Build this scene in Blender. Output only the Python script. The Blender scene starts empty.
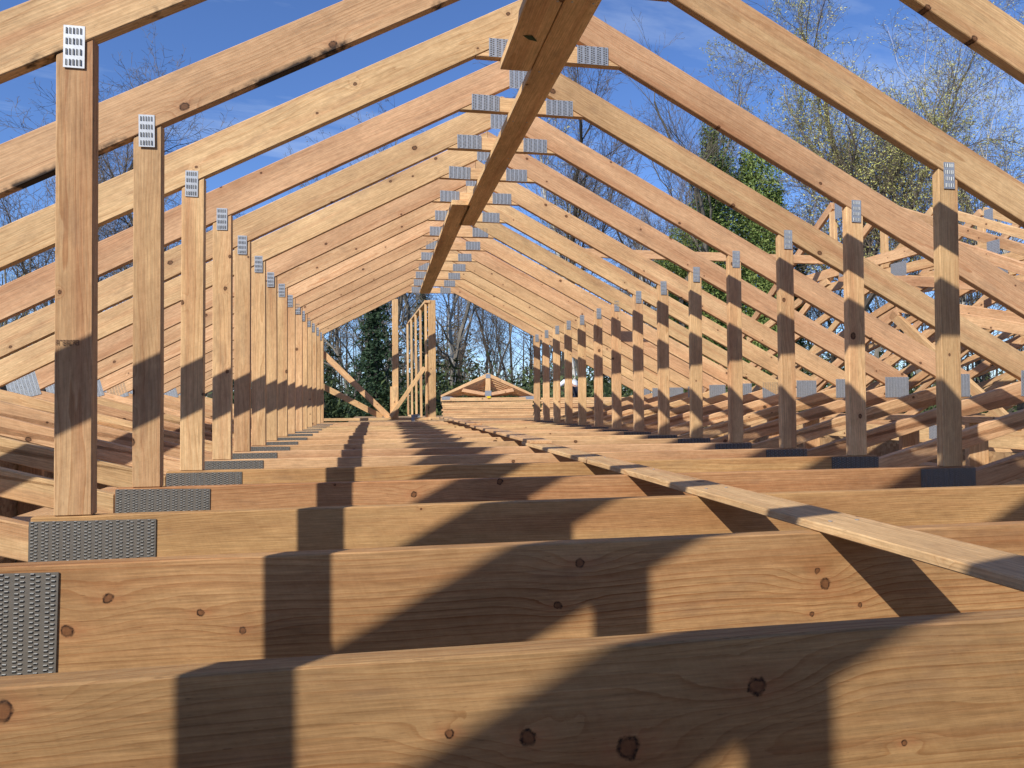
import bpy, bmesh, math, random
from mathutils import Vector, Matrix, Quaternion
PI = math.pi
sc = bpy.context.scene
COL = sc.collection
random.seed(7)

# ------------------------------------------------------------------ measures (metres)
S = .6096            # truss spacing
T = .038             # board thickness
XL, XR, PW = -.9255, 2.033, .0885
XC = (XL + XR) / 2
ZP, M, TR = 1.2146, .5242, .163
ZR = ZP + M * (XC - XL)
ZC = 1.812
HEEL = 3.80 - XC     # half span to the rafter end
SUN = Vector((1.03, 1.0, -1.05)).normalized()      # direction the light travels

# ------------------------------------------------------------------ node helpers
class NT:
    def __init__(s, mat):
        s.t = mat.node_tree; s.t.nodes.clear()
    def n(s, typ, **kw):
        nd = s.t.nodes.new(typ)
        for k, v in kw.items():
            if k.startswith('i_'):
                nd.inputs[k[2:].replace('_', ' ')].default_value = v
            else: setattr(nd, k, v)
        return nd
    def put(s, sock, v):
        if isinstance(v, bpy.types.NodeSocket): s.t.links.new(v, sock)
        elif isinstance(v, (tuple, list)) and len(sock.default_value) == 4 and len(v) == 3: sock.default_value = (*v, 1)
        else: sock.default_value = v
    def m(s, op, a, b=0.0, c=0.0, clamp=False):
        nd = s.t.nodes.new('ShaderNodeMath'); nd.operation = op; nd.use_clamp = clamp
        s.put(nd.inputs[0], a); s.put(nd.inputs[1], b); s.put(nd.inputs[2], c)
        return nd.outputs[0]
    def comb(s, x, y, z):
        nd = s.t.nodes.new('ShaderNodeCombineXYZ')
        for i, v in enumerate((x, y, z)): s.put(nd.inputs[i], v)
        return nd.outputs[0]
    def noise(s, vec, scale, detail=2, rough=.5):
        nd = s.t.nodes.new('ShaderNodeTexNoise')
        s.put(nd.inputs['Vector'], vec); nd.inputs['Scale'].default_value = scale
        nd.inputs['Detail'].default_value = detail; nd.inputs['Roughness'].default_value = rough
        return nd.outputs['Fac']
    def ramp(s, f, stops):
        nd = s.t.nodes.new('ShaderNodeValToRGB'); s.put(nd.inputs[0], f)
        e = nd.color_ramp.elements
        while len(e) < len(stops): e.new(.5)
        for el, (p, c) in zip(e, stops): el.position = p; el.color = (*c, 1) if len(c) == 3 else c
        return nd.outputs[0]
    def mix(s, f, a, b, blend='MIX'):
        nd = s.t.nodes.new('ShaderNodeMix'); nd.data_type = 'RGBA'; nd.blend_type = blend
        s.put(nd.inputs[0], f); s.put(nd.inputs[6], a); s.put(nd.inputs[7], b)
        return nd.outputs[2]
    def mr(s, v, a, b, c=0., d=1.):
        nd = s.t.nodes.new('ShaderNodeMapRange'); s.put(nd.inputs[0], v)
        for i, q in enumerate((a, b, c, d)): nd.inputs[i + 1].default_value = q
        return nd.outputs[0]

def newmat(name):
    m = bpy.data.materials.new(name); m.use_nodes = True
    return m, NT(m)

def finish(N, color, rough=.6, bump=None, bstr=.3, bdist=.002, metallic=0., spec=.3, transl=None):
    b = N.n('ShaderNodeBsdfPrincipled')
    N.put(b.inputs['Base Color'], color); N.put(b.inputs['Roughness'], rough)
    b.inputs['Metallic'].default_value = metallic
    b.inputs['Specular IOR Level'].default_value = spec
    if bump is not None:
        bp = N.n('ShaderNodeBump'); bp.inputs['Strength'].default_value = bstr; bp.inputs['Distance'].default_value = bdist
        N.put(bp.inputs['Height'], bump); N.put(b.inputs['Normal'], bp.outputs[0])
    out = N.n('ShaderNodeOutputMaterial')
    sh = b.outputs[0]
    if False:
        tr = N.n('ShaderNodeBsdfTranslucent'); N.put(tr.inputs[0], color)
        ms = N.n('ShaderNodeMixShader'); ms.inputs[0].default_value = transl
        N.t.links.new(sh, ms.inputs[1]); N.t.links.new(tr.outputs[0], ms.inputs[2]); sh = ms.outputs[0]
    N.t.links.new(sh, out.inputs[0])

# ------------------------------------------------------------------ wood
# object colour carries the board: r = pink (0) .. yellow (1), g = lightness, b = seed
def wood_mat(name, knots=None, ringw=.0085, wane=False, lum=.97, con=1.0, warm=(1, 1, 1)):
    m, N = newmat(name)
    tc = N.n('ShaderNodeTexCoord'); sp = N.n('ShaderNodeSeparateXYZ'); N.t.links.new(tc.outputs['Object'], sp.inputs[0])
    x, y, z = sp.outputs
    oi = N.n('ShaderNodeObjectInfo'); sc_ = N.n('ShaderNodeSeparateColor'); N.t.links.new(oi.outputs['Color'], sc_.inputs[0])
    tint, light, seed = sc_.outputs
    xs = N.m('MULTIPLY_ADD', seed, 61.7, x)
    s2 = N.m('MULTIPLY', seed, 23.1)
    # knots
    if knots:
        dmin = None; warp = None; halo = None
        nv = N.n('ShaderNodeTexNoise'); nv.inputs['Scale'].default_value = 42; nv.inputs['Detail'].default_value = 3; N.put(nv.inputs['Vector'], N.comb(xs, 0., z))
        nc = N.n('ShaderNodeSeparateColor'); N.t.links.new(nv.outputs['Color'], nc.inputs[0])
        ox = N.m('MULTIPLY', N.m('SUBTRACT', nc.outputs[0], .5), .016); oz = N.m('MULTIPLY', N.m('SUBTRACT', nc.outputs[1], .5), .010)
        for kx, kz, kr in knots:
            dx = N.m('ADD', N.m('SUBTRACT', x, kx), ox); dz = N.m('ADD', N.m('SUBTRACT', z, kz), oz)
            d2 = N.m('ADD', N.m('MULTIPLY', dx, dx), N.m('MULTIPLY', dz, dz))
            d = N.m('DIVIDE', N.m('SQRT', d2), kr / .011)
            h_ = N.m('EXPONENT', N.m('MULTIPLY', N.m('ADD', N.m('MULTIPLY', N.m('MULTIPLY', dx, dx), .22), N.m('MULTIPLY', dz, dz)), -1 / (1.7 * kr) ** 2))
            halo = h_ if halo is None else N.m('MAXIMUM', halo, h_)
            w = N.m('MULTIPLY', N.m('EXPONENT', N.m('MULTIPLY', N.m('ADD', N.m('MULTIPLY', N.m('MULTIPLY', dx, dx), .12), N.m('MULTIPLY', dz, dz)), -1 / (3.4 * kr) ** 2)), kr * 2.6)
            tail = N.m('ADD', N.m('ADD', N.m('MULTIPLY', N.m('ABSOLUTE', N.m('SUBTRACT', dx, kr * 1.3)), .30), N.m('MULTIPLY', N.m('ABSOLUTE', dz), 3.2)), .014)
            d = N.m('MINIMUM', d, tail)
            dmin = d if dmin is None else N.m('MINIMUM', dmin, d)
            warp = w if warp is None else N.m('ADD', warp, w)
        gate = 1.0
    else:
        v = N.n('ShaderNodeTexVoronoi'); v.voronoi_dimensions = '2D'; v.inputs['Scale'].default_value = 1
        N.put(v.inputs['Vector'], N.comb(N.m('MULTIPLY', xs, 5.2), N.m('MULTIPLY_ADD', z, 6.5, s2), 0.))
        v.inputs['Randomness'].default_value = .9
        cs = N.n('ShaderNodeSeparateColor'); N.t.links.new(v.outputs['Color'], cs.inputs[0])
        gate = N.m('LESS_THAN', cs.outputs[0], .28)
        big = N.mr(cs.outputs[1], 0, 1, 2.4, .75)
        d = N.m('MULTIPLY', N.m('DIVIDE', v.outputs['Distance'], 5.8), big)
        dmin = N.m('ADD', d, N.m('MULTIPLY', N.m('SUBTRACT', 1, gate), 1))
        halo = N.m('EXPONENT', N.m('MULTIPLY', N.m('MULTIPLY', dmin, dmin), -1 / .022 ** 2))
        warp = N.m('MULTIPLY', N.m('EXPONENT', N.m('MULTIPLY', N.m('MULTIPLY', dmin, dmin), -1 / .032 ** 2)), .016)
    # rings about a wandering pith
    lowx = N.comb(N.m('MULTIPLY', xs, .55), s2, 0.)
    wander = N.m('MULTIPLY', N.m('SUBTRACT', N.noise(lowx, 1.3, 2), .5), .16)
    fine = N.m('MULTIPLY', N.m('SUBTRACT', N.noise(N.comb(N.m('MULTIPLY', xs, 2.2), N.m('MULTIPLY', y, 6), N.m('MULTIPLY', N.m('ADD', z, s2), 16)), 1.0, 3), .5), .02)
    pz = N.m('ADD', N.m('SUBTRACT', z, wander), N.m('MULTIPLY', N.m('SUBTRACT', N.m('FRACT', N.m('MULTIPLY', seed, 7.31)), .5), .22))
    py = N.m('ADD', y, N.mr(N.m('FRACT', N.m('MULTIPLY', seed, 3.77)), 0, 1, .03, .11))
    rad = N.m('SQRT', N.m('ADD', N.m('MULTIPLY', pz, pz), N.m('MULTIPLY', py, py)))
    rad = N.m('ADD', N.m('ADD', rad, fine), warp)
    # ring widths differ
    ph = N.m('DIVIDE', rad, ringw)
    ph = N.m('ADD', ph, N.m('MULTIPLY', N.noise(N.comb(N.m('MULTIPLY', rad, 40), s2, 0.), 1.0, 1), 2.2))
    fr = N.m('FRACT', ph)
    late = N.ramp(fr, [(0, (.0,) * 3), (.52, (.06,) * 3), (.80, (.55,) * 3), (.92, (1,) * 3), (.97, (.85,) * 3), (1, (0,) * 3)])
    late = N.m('ADD', N.m('MULTIPLY', late, .8), N.m('MULTIPLY', N.m('FRACT', N.m('MULTIPLY', ph, 3.0)), .22))
    # colour
    early = N.mix(tint, (.71, .44, .255), (.72, .50, .265))
    lt = N.mix(tint, (.44, .175, .075), (.44, .225, .085))
    amt = N.mr(N.noise(N.comb(N.m('MULTIPLY', xs, .9), N.m('MULTIPLY', N.m('ADD', z, s2), 9), 0.), 1.0, 2), .3, .7, .15 * con, .72 * con)
    col = N.mix(N.m('MULTIPLY', late, amt), early, lt)
    # broad heartwood streaks
    st = N.mr(N.noise(N.comb(N.m('MULTIPLY', xs, .5), N.m('MULTIPLY', y, 8), N.m('MULTIPLY', N.m('ADD', z, s2), 14)), 1.0, 3), .5, .75)
    col = N.mix(N.m('MULTIPLY', st, .7), col, (.50, .235, .115))
    # fibre
    fb = N.noise(N.comb(N.m('MULTIPLY', xs, 6), N.m('MULTIPLY', y, 260), N.m('MULTIPLY', z, 260)), 1.0, 3, .6)
    col = N.mix(1.0, col, N.ramp(fb, [(.25, (.70,) * 3), (.75, (1.17,) * 3)]), 'MULTIPLY')
    mo = N.noise(N.comb(N.m('MULTIPLY', xs, 22), N.m('MULTIPLY', y, 70), N.m('MULTIPLY', N.m('ADD', z, s2), 70)), 1.0, 4, .7)
    col = N.mix(1.0, col, N.ramp(mo, [(.3, (.84, .80, .76)), (.65, (1.07,) * 3)]), 'MULTIPLY')
    sawm = N.noise(N.comb(N.m('MULTIPLY', N.m('ADD', xs, N.m('MULTIPLY', z, .35)), 190), 0., N.m('MULTIPLY', z, 4)), 1.0, 2)
    col = N.mix(1.0, col, N.ramp(sawm, [(.3, (.965,) * 3), (.7, (1.025,) * 3)]), 'MULTIPLY')
    pit = N.noise(N.comb(N.m('MULTIPLY', xs, 45), N.m('MULTIPLY', y, 420), N.m('MULTIPLY', z, 420)), 1.0, 2)
    col = N.mix(N.mr(pit, .66, .74, 0, .45), col, (.16, .085, .05))
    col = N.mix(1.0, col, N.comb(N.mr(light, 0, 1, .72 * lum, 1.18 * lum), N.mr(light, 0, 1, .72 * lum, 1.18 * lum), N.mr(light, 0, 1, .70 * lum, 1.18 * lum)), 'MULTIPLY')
    # knots
    kv = N.noise(N.comb(xs, y, z), 75, 3, .7); kv2 = N.noise(N.comb(xs, y, N.m('ADD', z, 3.)), 130, 2, .6)
    col = N.mix(N.m('MULTIPLY', halo, N.mr(kv, .3, .7, .1, .6)), col, (.34, .135, .065))
    kd = N.m('ADD', N.m('MULTIPLY', dmin, 20), N.m('MULTIPLY', N.m('SUBTRACT', kv, .5), .16))
    body = N.mix(kv2, (.06, .026, .012), (.24, .115, .055))
    col = N.mix(N.ramp(kd, [(0, (.9,) * 3), (.17, (.9,) * 3), (.24, (0, 0, 0))]), col, body)
    rim = N.ramp(kd, [(.13, (0, 0, 0)), (.185, (1,) * 3), (.215, (1,) * 3), (.27, (0, 0, 0))])
    col = N.mix(N.m('MULTIPLY', rim, N.mr(kv2, .38, .58, .35, 1.)), col, (.025, .011, .006))
    if warm != (1, 1, 1): col = N.mix(1.0, col, warm, 'MULTIPLY')
    # stains / scuffs
    sn = N.noise(N.comb(N.m('MULTIPLY', xs, 2.5), N.m('MULTIPLY', y, 8), N.m('MULTIPLY', z, 8)), 1.5, 5, .65)
    col = N.mix(N.mr(sn, .55, .78, 0, .5), col, (.20, .125, .08))
    bl = N.noise(N.comb(N.m('MULTIPLY', xs, 1.3), s2, N.m('MULTIPLY', z, 5)), 1.2, 4, .6)
    col = N.mix(1.0, col, N.ramp(bl, [(.3, (.80, .76, .72)), (.7, (1.14, 1.14, 1.12))]), 'MULTIPLY')
    if wane:
        wn = N.noise(N.comb(N.m('MULTIPLY', xs, 1.6), 0., 0.), 1.5, 3, .6)
        edge = N.mr(N.m('ADD', z, N.m('MULTIPLY', wn, .0)), .012, .0, 0, 1)
        on = N.mr(N.m('ADD', wn, N.m('MULTIPLY', N.noise(N.comb(xs, y, z), 40, 3), .15)), .57, .62)
        reach = N.m('MULTIPLY', on, N.mr(N.m('ADD', z, N.m('MULTIPLY', N.noise(N.comb(xs, y, z), 30, 3), .02)), .032, .016))
        col = N.mix(reach, col, (.035, .022, .014))
    finish(N, col, rough=.72, bump=N.m('ADD', fb, N.m('MULTIPLY', sawm, .25)), bstr=.45, bdist=.0012, spec=.22)
    return m
WOOD = wood_mat('douglas_fir')
WOODW = wood_mat('fir_with_bark_edge', wane=True)

def steel(name, base, rough, metallic=.85):
    m, N = newmat(name)
    tc = N.n('ShaderNodeTexCoord')
    nz = N.noise(tc.outputs['Object'], 60, 4, .6); v = N.n('ShaderNodeTexVoronoi'); v.inputs['Scale'].default_value = 90
    N.t.links.new(tc.outputs['Object'], v.inputs['Vector'])
    c = N.mix(nz, tuple(b * .72 for b in base), tuple(b * 1.2 for b in base))
    c = N.mix(N.m('MULTIPLY', v.outputs['Distance'], .35), c, tuple(b * 1.3 for b in base))
    finish(N, c, rough=rough, bump=nz, bstr=.15, bdist=.001, metallic=metallic, spec=.5)
    return m
STEEL = steel('galvanised_steel', (.40, .42, .44), .5, .55)
STEELD = steel('dull_galvanised_steel', (.14, .125, .105), .6, .15)  # post-foot plates: their dark reflection is put into the base colour
LIP = steel('punched_tooth_edge', (.55, .56, .54), .4, .5)
m, N = newmat('dark_slot'); finish(N, (.02, .02, .02), .9); SLOT = m

# ------------------------------------------------------------------ object helpers
def link(o, parent=None):
    COL.objects.link(o)
    if parent: o.parent = parent
    return o
def meshobj(name, bm, mat, parent=None, loc=(0, 0, 0), smooth=False):
    me = bpy.data.meshes.new(name); bm.to_mesh(me); bm.free()
    for q in (mat if isinstance(mat, (list, tuple)) else [mat]): me.materials.append(q)
    if smooth: me.polygons.foreach_set('use_smooth', [True] * len(me.polygons))
    o = bpy.data.objects.new(name, me); o.location = loc
    return link(o, parent)
def thing(name, label, cat, loc=(0, 0, 0), group=None):
    o = bpy.data.objects.new(name, None); o.empty_display_size = .2; o.location = loc; link(o)
    return tag(o, label, cat, group)
def tag(o, label, cat, group=None):
    o['label'] = label; o['category'] = cat
    if group: o['group'] = group
    return o
def woodcol(o, tint=None, light=None, seed=None):
    r = random.random
    o.color = (r() if tint is None else tint, .35 + .5 * r() if light is None else light, r() if seed is None else seed, 1)
    return o
def dup(root, loc=None):
    r = root.copy(); COL.objects.link(r)
    for k in ('group',):
        if k in r: del r[k]
    if loc is not None: r.location = loc
    for ch in root.children:
        c = ch.copy(); COL.objects.link(c); c.parent = r
        c.matrix_parent_inverse = ch.matrix_parent_inverse.copy()
        for g in ch.children:
            d = g.copy(); COL.objects.link(d); d.parent = c
        nm = ch.name.split('.')[0]
        if nm == 'post': c.rotation_euler.y += random.gauss(0, .0015); c.location.y += random.uniform(.0006, .004)
        if nm == 'metal_plate' and loc is not None and abs(c.rotation_euler.z) < .1:
            c.rotation_euler.y += random.gauss(0, .012); c.location.x += random.uniform(-.003, .003); c.location.z += random.uniform(-.005, .003)
        if nm == 'rafter': c.location.y += random.uniform(-.0035, .0)
        woodcol(c, tint=random.uniform(.55, 1.) if nm in ('post', 'collar_tie', 'king_post') else random.uniform(.15, 1.), light=.75 if nm == 'collar_tie' else random.uniform(.45, .8) if nm == 'post' else None)
    return r

def prism(pts, y0, y1, bev=.0025):
    """polygon in local XZ extruded from y0 to y1, edges slightly eased"""
    bm = bmesh.new()
    a = [bm.verts.new((p[0], y0, p[1])) for p in pts]; b = [bm.verts.new((p[0], y1, p[1])) for p in pts]
    bm.faces.new(a); bm.faces.new(b[::-1])
    n = len(pts)
    for i in range(n): bm.faces.new((a[i], b[i], b[(i + 1) % n], a[(i + 1) % n]))
    bmesh.ops.recalc_face_normals(bm, faces=bm.faces)
    if bev: bmesh.ops.bevel(bm, geom=list(bm.edges), offset=bev, segments=1, affect='EDGES')
    return bm
def xzboard(name, pts, y0, y1, ang, parent, mat=None, bev=.0025, **wc):
    """board in the XZ plane; ang = direction of its grain; pts in parent coordinates; origin = pts[0]"""
    ox, oz = pts[0]; ca, sa = math.cos(-ang), math.sin(-ang)
    loc = [((px - ox) * ca - (pz - oz) * sa, (px - ox) * sa + (pz - oz) * ca) for px, pz in pts]
    o = meshobj(name, prism(loc, 0, y1 - y0, bev), mat or WOOD, parent, (ox, y0, oz))
    o.rotation_euler = (0, -ang, 0)
    return woodcol(o, **wc)
def bar(name, p, q, w, t, up=(0, 0, 1), parent=None, mat=None, bev=.0025, **wc):
    """board from p to q: width w along 'up', thickness t; centred on the line"""
    p, q = Vector(p), Vector(q); d = q - p; L = d.length; d.normalize()
    u = Vector(up); u = (u - d * u.dot(d)).normalized(); s = u.cross(d)
    o = meshobj(name, prism([(0, -w / 2), (L, -w / 2), (L, w / 2), (0, w / 2)], -t / 2, t / 2, bev), mat or WOOD, parent)
    R = Matrix((d, s, u)).transposed()
    o.matrix_local = Matrix.Translation(p) @ R.to_4x4()
    return woodcol(o, **wc)

def plate_bm(w, h, pitch=.0245, vertical=True, row=.0082, th=.0018):
    """punched nail plate lying in XZ, front at -Y; rows of slots with a bright lip"""
    bm = bmesh.new()
    def quad(a, b, c, d, mi):
        f = bm.faces.new([bm.verts.new(v) for v in (a, b, c, d)]); f.material_index = mi
    # body
    for f in bmesh.ops.create_cube(bm, size=1, matrix=Matrix.Translation((w / 2, -th / 2, h / 2)) @ Matrix.Diagonal((w, th, h, 1)))['verts']: pass
    rnd = random.Random(int(w * 1e4 + h * 1e3))
    A, B = (w, h) if vertical else (h, w)
    nc = max(2, int(A / pitch)); nr = max(3, int(B / row)); p = A / nc
    for c in range(nc):
        for sub in ((0, 1) if vertical else (.5,)):
            cx = (c + .32 + .36 * sub) * p; lw = p * .17
            for k in range(nr):
                cz = (k + .5 + .5 * sub) * B / nr
                if cz > B - .004: continue
                j = rnd.uniform(-.0006, .0006)
                def P(a, y, b): return (a, y, b) if vertical else (b, y, a)
                y = -th - .0004
                lw = p * (.13 if vertical else .30); quad(P(cx - lw, y, cz - .0010), P(cx + lw, y, cz - .0010), P(cx + lw, y, cz + .0012), P(cx - lw, y, cz + .0012), 2)
                y2 = -th - .0022 - j
                quad(P(cx - lw, y, cz + .0010), P(cx + lw, y, cz + .0010), P(cx + lw * .9, y2, cz + .0024), P(cx - lw * .9, y2, cz + .0024), 1)
                quad(P(cx - lw * .9, y2, cz + .0024), P(cx + lw * .9, y2, cz + .0024), P(cx + lw, y, cz + .0032), P(cx - lw, y, cz + .0032), 1)
    return bm
_pm = {}
def plate(x, z, w, h, parent, dark=False, vertical=True, ang=0., y=-.0012, yz=False, coarse=False):
    key = (round(w, 3), round(h, 3), dark, vertical, coarse)
    if key not in _pm:
        bm = plate_bm(w, h, vertical=vertical, **(dict(row=.022, pitch=.03) if coarse else {}))
        me = bpy.data.meshes.new('metal_plate'); bm.to_mesh(me); bm.free()
        for q in ((STEELD if dark else STEEL), LIP, SLOT): me.materials.append(q)
        _pm[key] = me
    o = bpy.data.objects.new('metal_plate', _pm[key])
    link(o, parent)
    if yz: o.location = (y, x, z); o.rotation_euler = (0, 0, -PI / 2)
    else: o.location = (x, y, z); o.rotation_euler = (0, -ang, 0)
    return o

# ------------------------------------------------------------------ attic truss
def zr(x): return ZR - M * abs(x - XC)          # underside of the rafters
def make_truss(loc, label, waneL=False):
    t = thing('attic_truss', label, 'roof truss', loc, 'attic trusses standing in a row over the long room')
    A = math.atan(M)
    # bottom chord 2x10
    xl, xr_ = XL - PW - .052, XR + PW + .052
    xzboard('bottom_chord', [(xl, -.235), (xr_, -.235), (xr_, 0), (xl, 0)], 0, T, 0, t)
    for sgn in (-1, 1):
        X = lambda d: XC + sgn * d
        hi = (XR - XC); ho = hi + PW
        # post, grain vertical
        a = X(hi); b = X(ho)
        pts = [(min(a, b), 0.001), (max(a, b), 0.001), (max(a, b), zr(max(a, b)) - .001), (min(a, b), zr(min(a, b)) - .001)]
        xzboard('post', pts, .0, T, PI / 2, t)
        # rafter, plumb cut at the peak and at the heel
        e = X(HEEL); c = XC + sgn * .0008
        pts = [(e, zr(e)), (c, ZR), (c, ZR + TR), (e, zr(e) + TR)]
        ang = A if sgn < 0 else PI - A
        if sgn > 0: pts = [(c, ZR), (e, zr(e)), (e, zr(e) + TR), (c, ZR + TR)]; ang = -A
        xzboard('rafter', pts, 0, T, ang, t, mat=WOODW if (waneL and sgn < 0) else None)
        # sloping lower chord 2x4 from the bottom chord up to the heel
        s0 = xr_ - XC + .0015; sl = .277; lz = lambda d: -.02 + sl * (d - s0)
        vt = .0885 * math.sqrt(1 + sl * sl)
        top_end = min(HEEL, (ZP + M * hi - .02 * 0 - (-.02) + sl * s0 - 0) / (sl + M))
        q = [(X(s0), lz(s0) - vt), (X(HEEL - .004), lz(HEEL) - vt), (X(HEEL - .004), zr(X(HEEL)) - .003), (X(top_end), lz(top_end) - .003), (X(s0), lz(s0))]
        if top_end >= HEEL: q = [(X(s0), lz(s0) - vt), (X(HEEL - .004), lz(HEEL) - vt), (X(HEEL - .004), lz(HEEL)), (X(s0), lz(s0))]
        a2 = math.atan(sl)
        if sgn < 0: q = q[::-1]; q = q[-1:] + q[:-1]; 
        xzboard('lower_chord', q, .0, T, a2 if sgn > 0 else -a2, t)
        # plates
        x0 = X(HEEL) if sgn < 0 else X(HEEL) - .2
        if sgn < 0: plate(x0, .300, .2, .165, t, ang=.27)
        else: plate(x0, .290, .2, .155, t)
        if sgn < 0: plate(XL - PW - .055, -.205, .295, .2, t, dark=True)
        else: plate(XR - .105, -.205, .25, .2, t, dark=True)
        px = X(hi + .022) if sgn > 0 else X(hi + .020) - .050
        plate(px, 1.135, .05, .108, t, vertical=False)
        cj = (ZR - ZC) / M
        plate(X(cj - .065) if sgn < 0 else X(cj - .065) - .147, ZC + .004, .147, .083, t)
    cj = (ZR - ZC) / M; ct = (ZR - ZC - .078) / M
    xzboard('collar_tie', [(XC - cj + .003, ZC), (XC + cj - .003, ZC), (XC + ct - .003, ZC + .078), (XC - ct + .003, ZC + .078)], 0, T, 0, t, light=.75, tint=.8)
    plate(XC - .075, ZR - .045, .15, .10, t)
    return t
ORD = ['nearest', 'second', 'third', 'fourth', 'fifth', 'sixth', 'seventh', 'eighth', 'ninth', 'tenth', 'eleventh', 'twelfth',
       'thirteenth', 'fourteenth', 'fifteenth', 'sixteenth', 'seventeenth']
seen = {-1: 'nearest attic truss, its bottom chord filling the lower edge of the picture',
        0: 'second attic truss from the camera, long flat chord under the near end of the plank',
        1: 'third attic truss from the camera, tallest left post with a bright plate at its top',
        15: 'farthest attic truss, last of the row before the open gable end'}
TR0 = None
trusses = {}
for i in range(-6, 16):
    jit = (random.uniform(-.006, .006), i * S + random.uniform(-.006, .006), random.uniform(-.003, .003))
    if i in (-1, 0, 1): jit = (0, i * S, 0)
    if i < -1: lab = 'attic truss standing out of view around and behind the camera'
    else: lab = seen.get(i, '%s attic truss from the camera, pale fir with metal plates at its joints' % ORD[i + 1])
    if TR0 is None: o = TR0 = make_truss(jit, lab)
    else: o = dup(TR0, jit)
    o['label'] = lab
    o['group'] = 'attic trusses standing in a row over the long room' if i >= -1 else 'attic trusses behind the camera'
    trusses[i] = o
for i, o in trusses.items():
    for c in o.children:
        r, g, b, a = c.color; c.color = (r, min(1, g * (.75 if i < 3 else .95 if i < 7 else 1.15) + (.0 if i < 3 else .1)), b, a)  # near trusses darker, far ones lighter: dimmer near light put into the colour
def kids(o, n): return [c for c in o.children if c.name.split('.')[0] == n]
# board tones read from the photograph (tint, light)
for i, lr, tn, lt in [(1, 0, .8, .55), (2, 0, .35, .45), (3, 0, .95, .75), (4, 0, .1, .55), (5, 0, .8, .6), (6, 0, .9, .8), (1, 1, .9, .5), (2, 1, .8, .35), (3, 1, .05, .3), (4, 1, .75, .4), (5, 1, .1, .5), (6, 1, .05, .5), (7, 1, .6, .7)]:
    woodcol(kids(trusses[i], 'rafter')[lr], tn, lt)
for i in (1, 2):
    r = kids(trusses[i], 'rafter')[0]; me = r.data.copy(); me.materials[0] = WOODW; r.data = me
# near bottom chords have their own knots (chord local x starts at XL-PW-.052, local z at -.235)
cx0 = XL - PW - .052
def chord(i, knots, tint, light, seed, ringw=.008, con=1.0, lum=.8):
    c = kids(trusses[i], 'bottom_chord')[0]
    me = c.data.copy(); me.materials[0] = wood_mat('chord_fir', [(x - cx0, z + .235, r) for x, z, r in knots], ringw, con=con, lum=lum, warm=(1.05, .94, .80)); c.data = me
    woodcol(c, tint, light, seed)
KN = {-1: [(.224, -.059, .011), (.062, -.117, .013), (-.056, -.096, .009), (-.143, -.083, .005), (-.589, -.024, .010), (.419, -.142, .004)],
      0: [(-.689, -.062, .008), (-.755, -.116, .010), (-.535, -.097, .006), (-.461, -.132, .007), (.175, -.040, .009), (.130, -.120, .007),
          (.690, -.080, .006), (.708, -.108, .012), (.676, -.169, .005), (.788, -.157, .005)],
      1: [(1.023, -.056, .006), (-.101, -.010, .003)],
      2: [(-.089, -.047, .010), (.217, -.012, .010), (-.36, -.006, .004)],
      3: [(.3, -.1, .008)]}
chord(-1, KN[-1], .8, .30, .137, .0085, 1.45, .56)  # lum drops towards the camera: near dimness painted into the chord wood
chord(0, KN[0], .6, .42, .652, .015, 1.5, .64)
chord(1, KN[1], .95, .50, .41, .006, 1.2, .72)
chord(2, KN[2], .1, .25, .77, .009, 1.3, .8)
chord(3, KN[3], .95, .5, .32, .014, 1.2)

# ------------------------------------------------------------------ boards lying on the chords and nailed under the collar ties
def flat(name, x0, x1, y0, y1, z, label, cat, skew=0., group=None, t=T, **wc):
    o = bar(name, ((x0 + x1) / 2, y0, z + t / 2 + .001), ((x0 + x1) / 2 + skew, y1, z + t / 2 + .001), x1 - x0, t, up=(1, 0, 0), **wc)
    return tag(o, label, cat, group)
PT = .019
flat('floor_plank', .695, .832, -1.75, 3.25, 0, 'nearest walking plank, lying along the row over the near bottom chords', 'plank', group='planks laid end to end over the bottom chords', tint=.9, light=.45, t=PT)
flat('floor_plank', .70, .838, 3.0, 6.2, PT, 'second walking plank, its near end lapping over the far end of the nearest one', 'plank', group='planks laid end to end over the bottom chords', skew=.01, tint=.5, light=.5, t=PT)
flat('floor_plank', .69, .828, 6.0, 9.3, 2 * PT, 'farthest walking plank, running to the stud row at the open end', 'plank', group='planks laid end to end over the bottom chords', skew=-.01, tint=.6, light=.5, t=PT)
zt = ZC - .001 - T
brace = flat('ridge_brace', .335, .472, -1.3, 1.85, zt - .002, 'shorter board under the collar ties at top, with a small green mark', 'brace board', group='boards nailed flat under the collar ties', tint=1., light=.9)
flat('ridge_brace', .477, .614, -1.5, 4.86, zt - .002, 'longest board nailed under the collar ties, reaching from above the camera to mid roof', 'brace board', group='boards nailed flat under the collar ties', tint=1., light=.95)
flat('ridge_brace', .355, .50, 4.2, 8.95, zt - .002, 'far board under the collar ties, running from mid roof to the stud row', 'brace board', group='boards nailed flat under the collar ties', skew=.03, tint=1., light=1.)
nbm = bmesh.new(); bmesh.ops.create_cone(nbm, cap_ends=True, segments=10, radius1=.0048, radius2=.004, depth=.0022)
bmesh.ops.rotate(nbm, verts=nbm.verts, cent=(0, 0, 0), matrix=Matrix.Rotation(PI / 2, 3, 'X'))
nme = bpy.data.meshes.new('nail'); nbm.to_mesh(nme); nbm.free(); nme.materials.append(STEEL)
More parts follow.
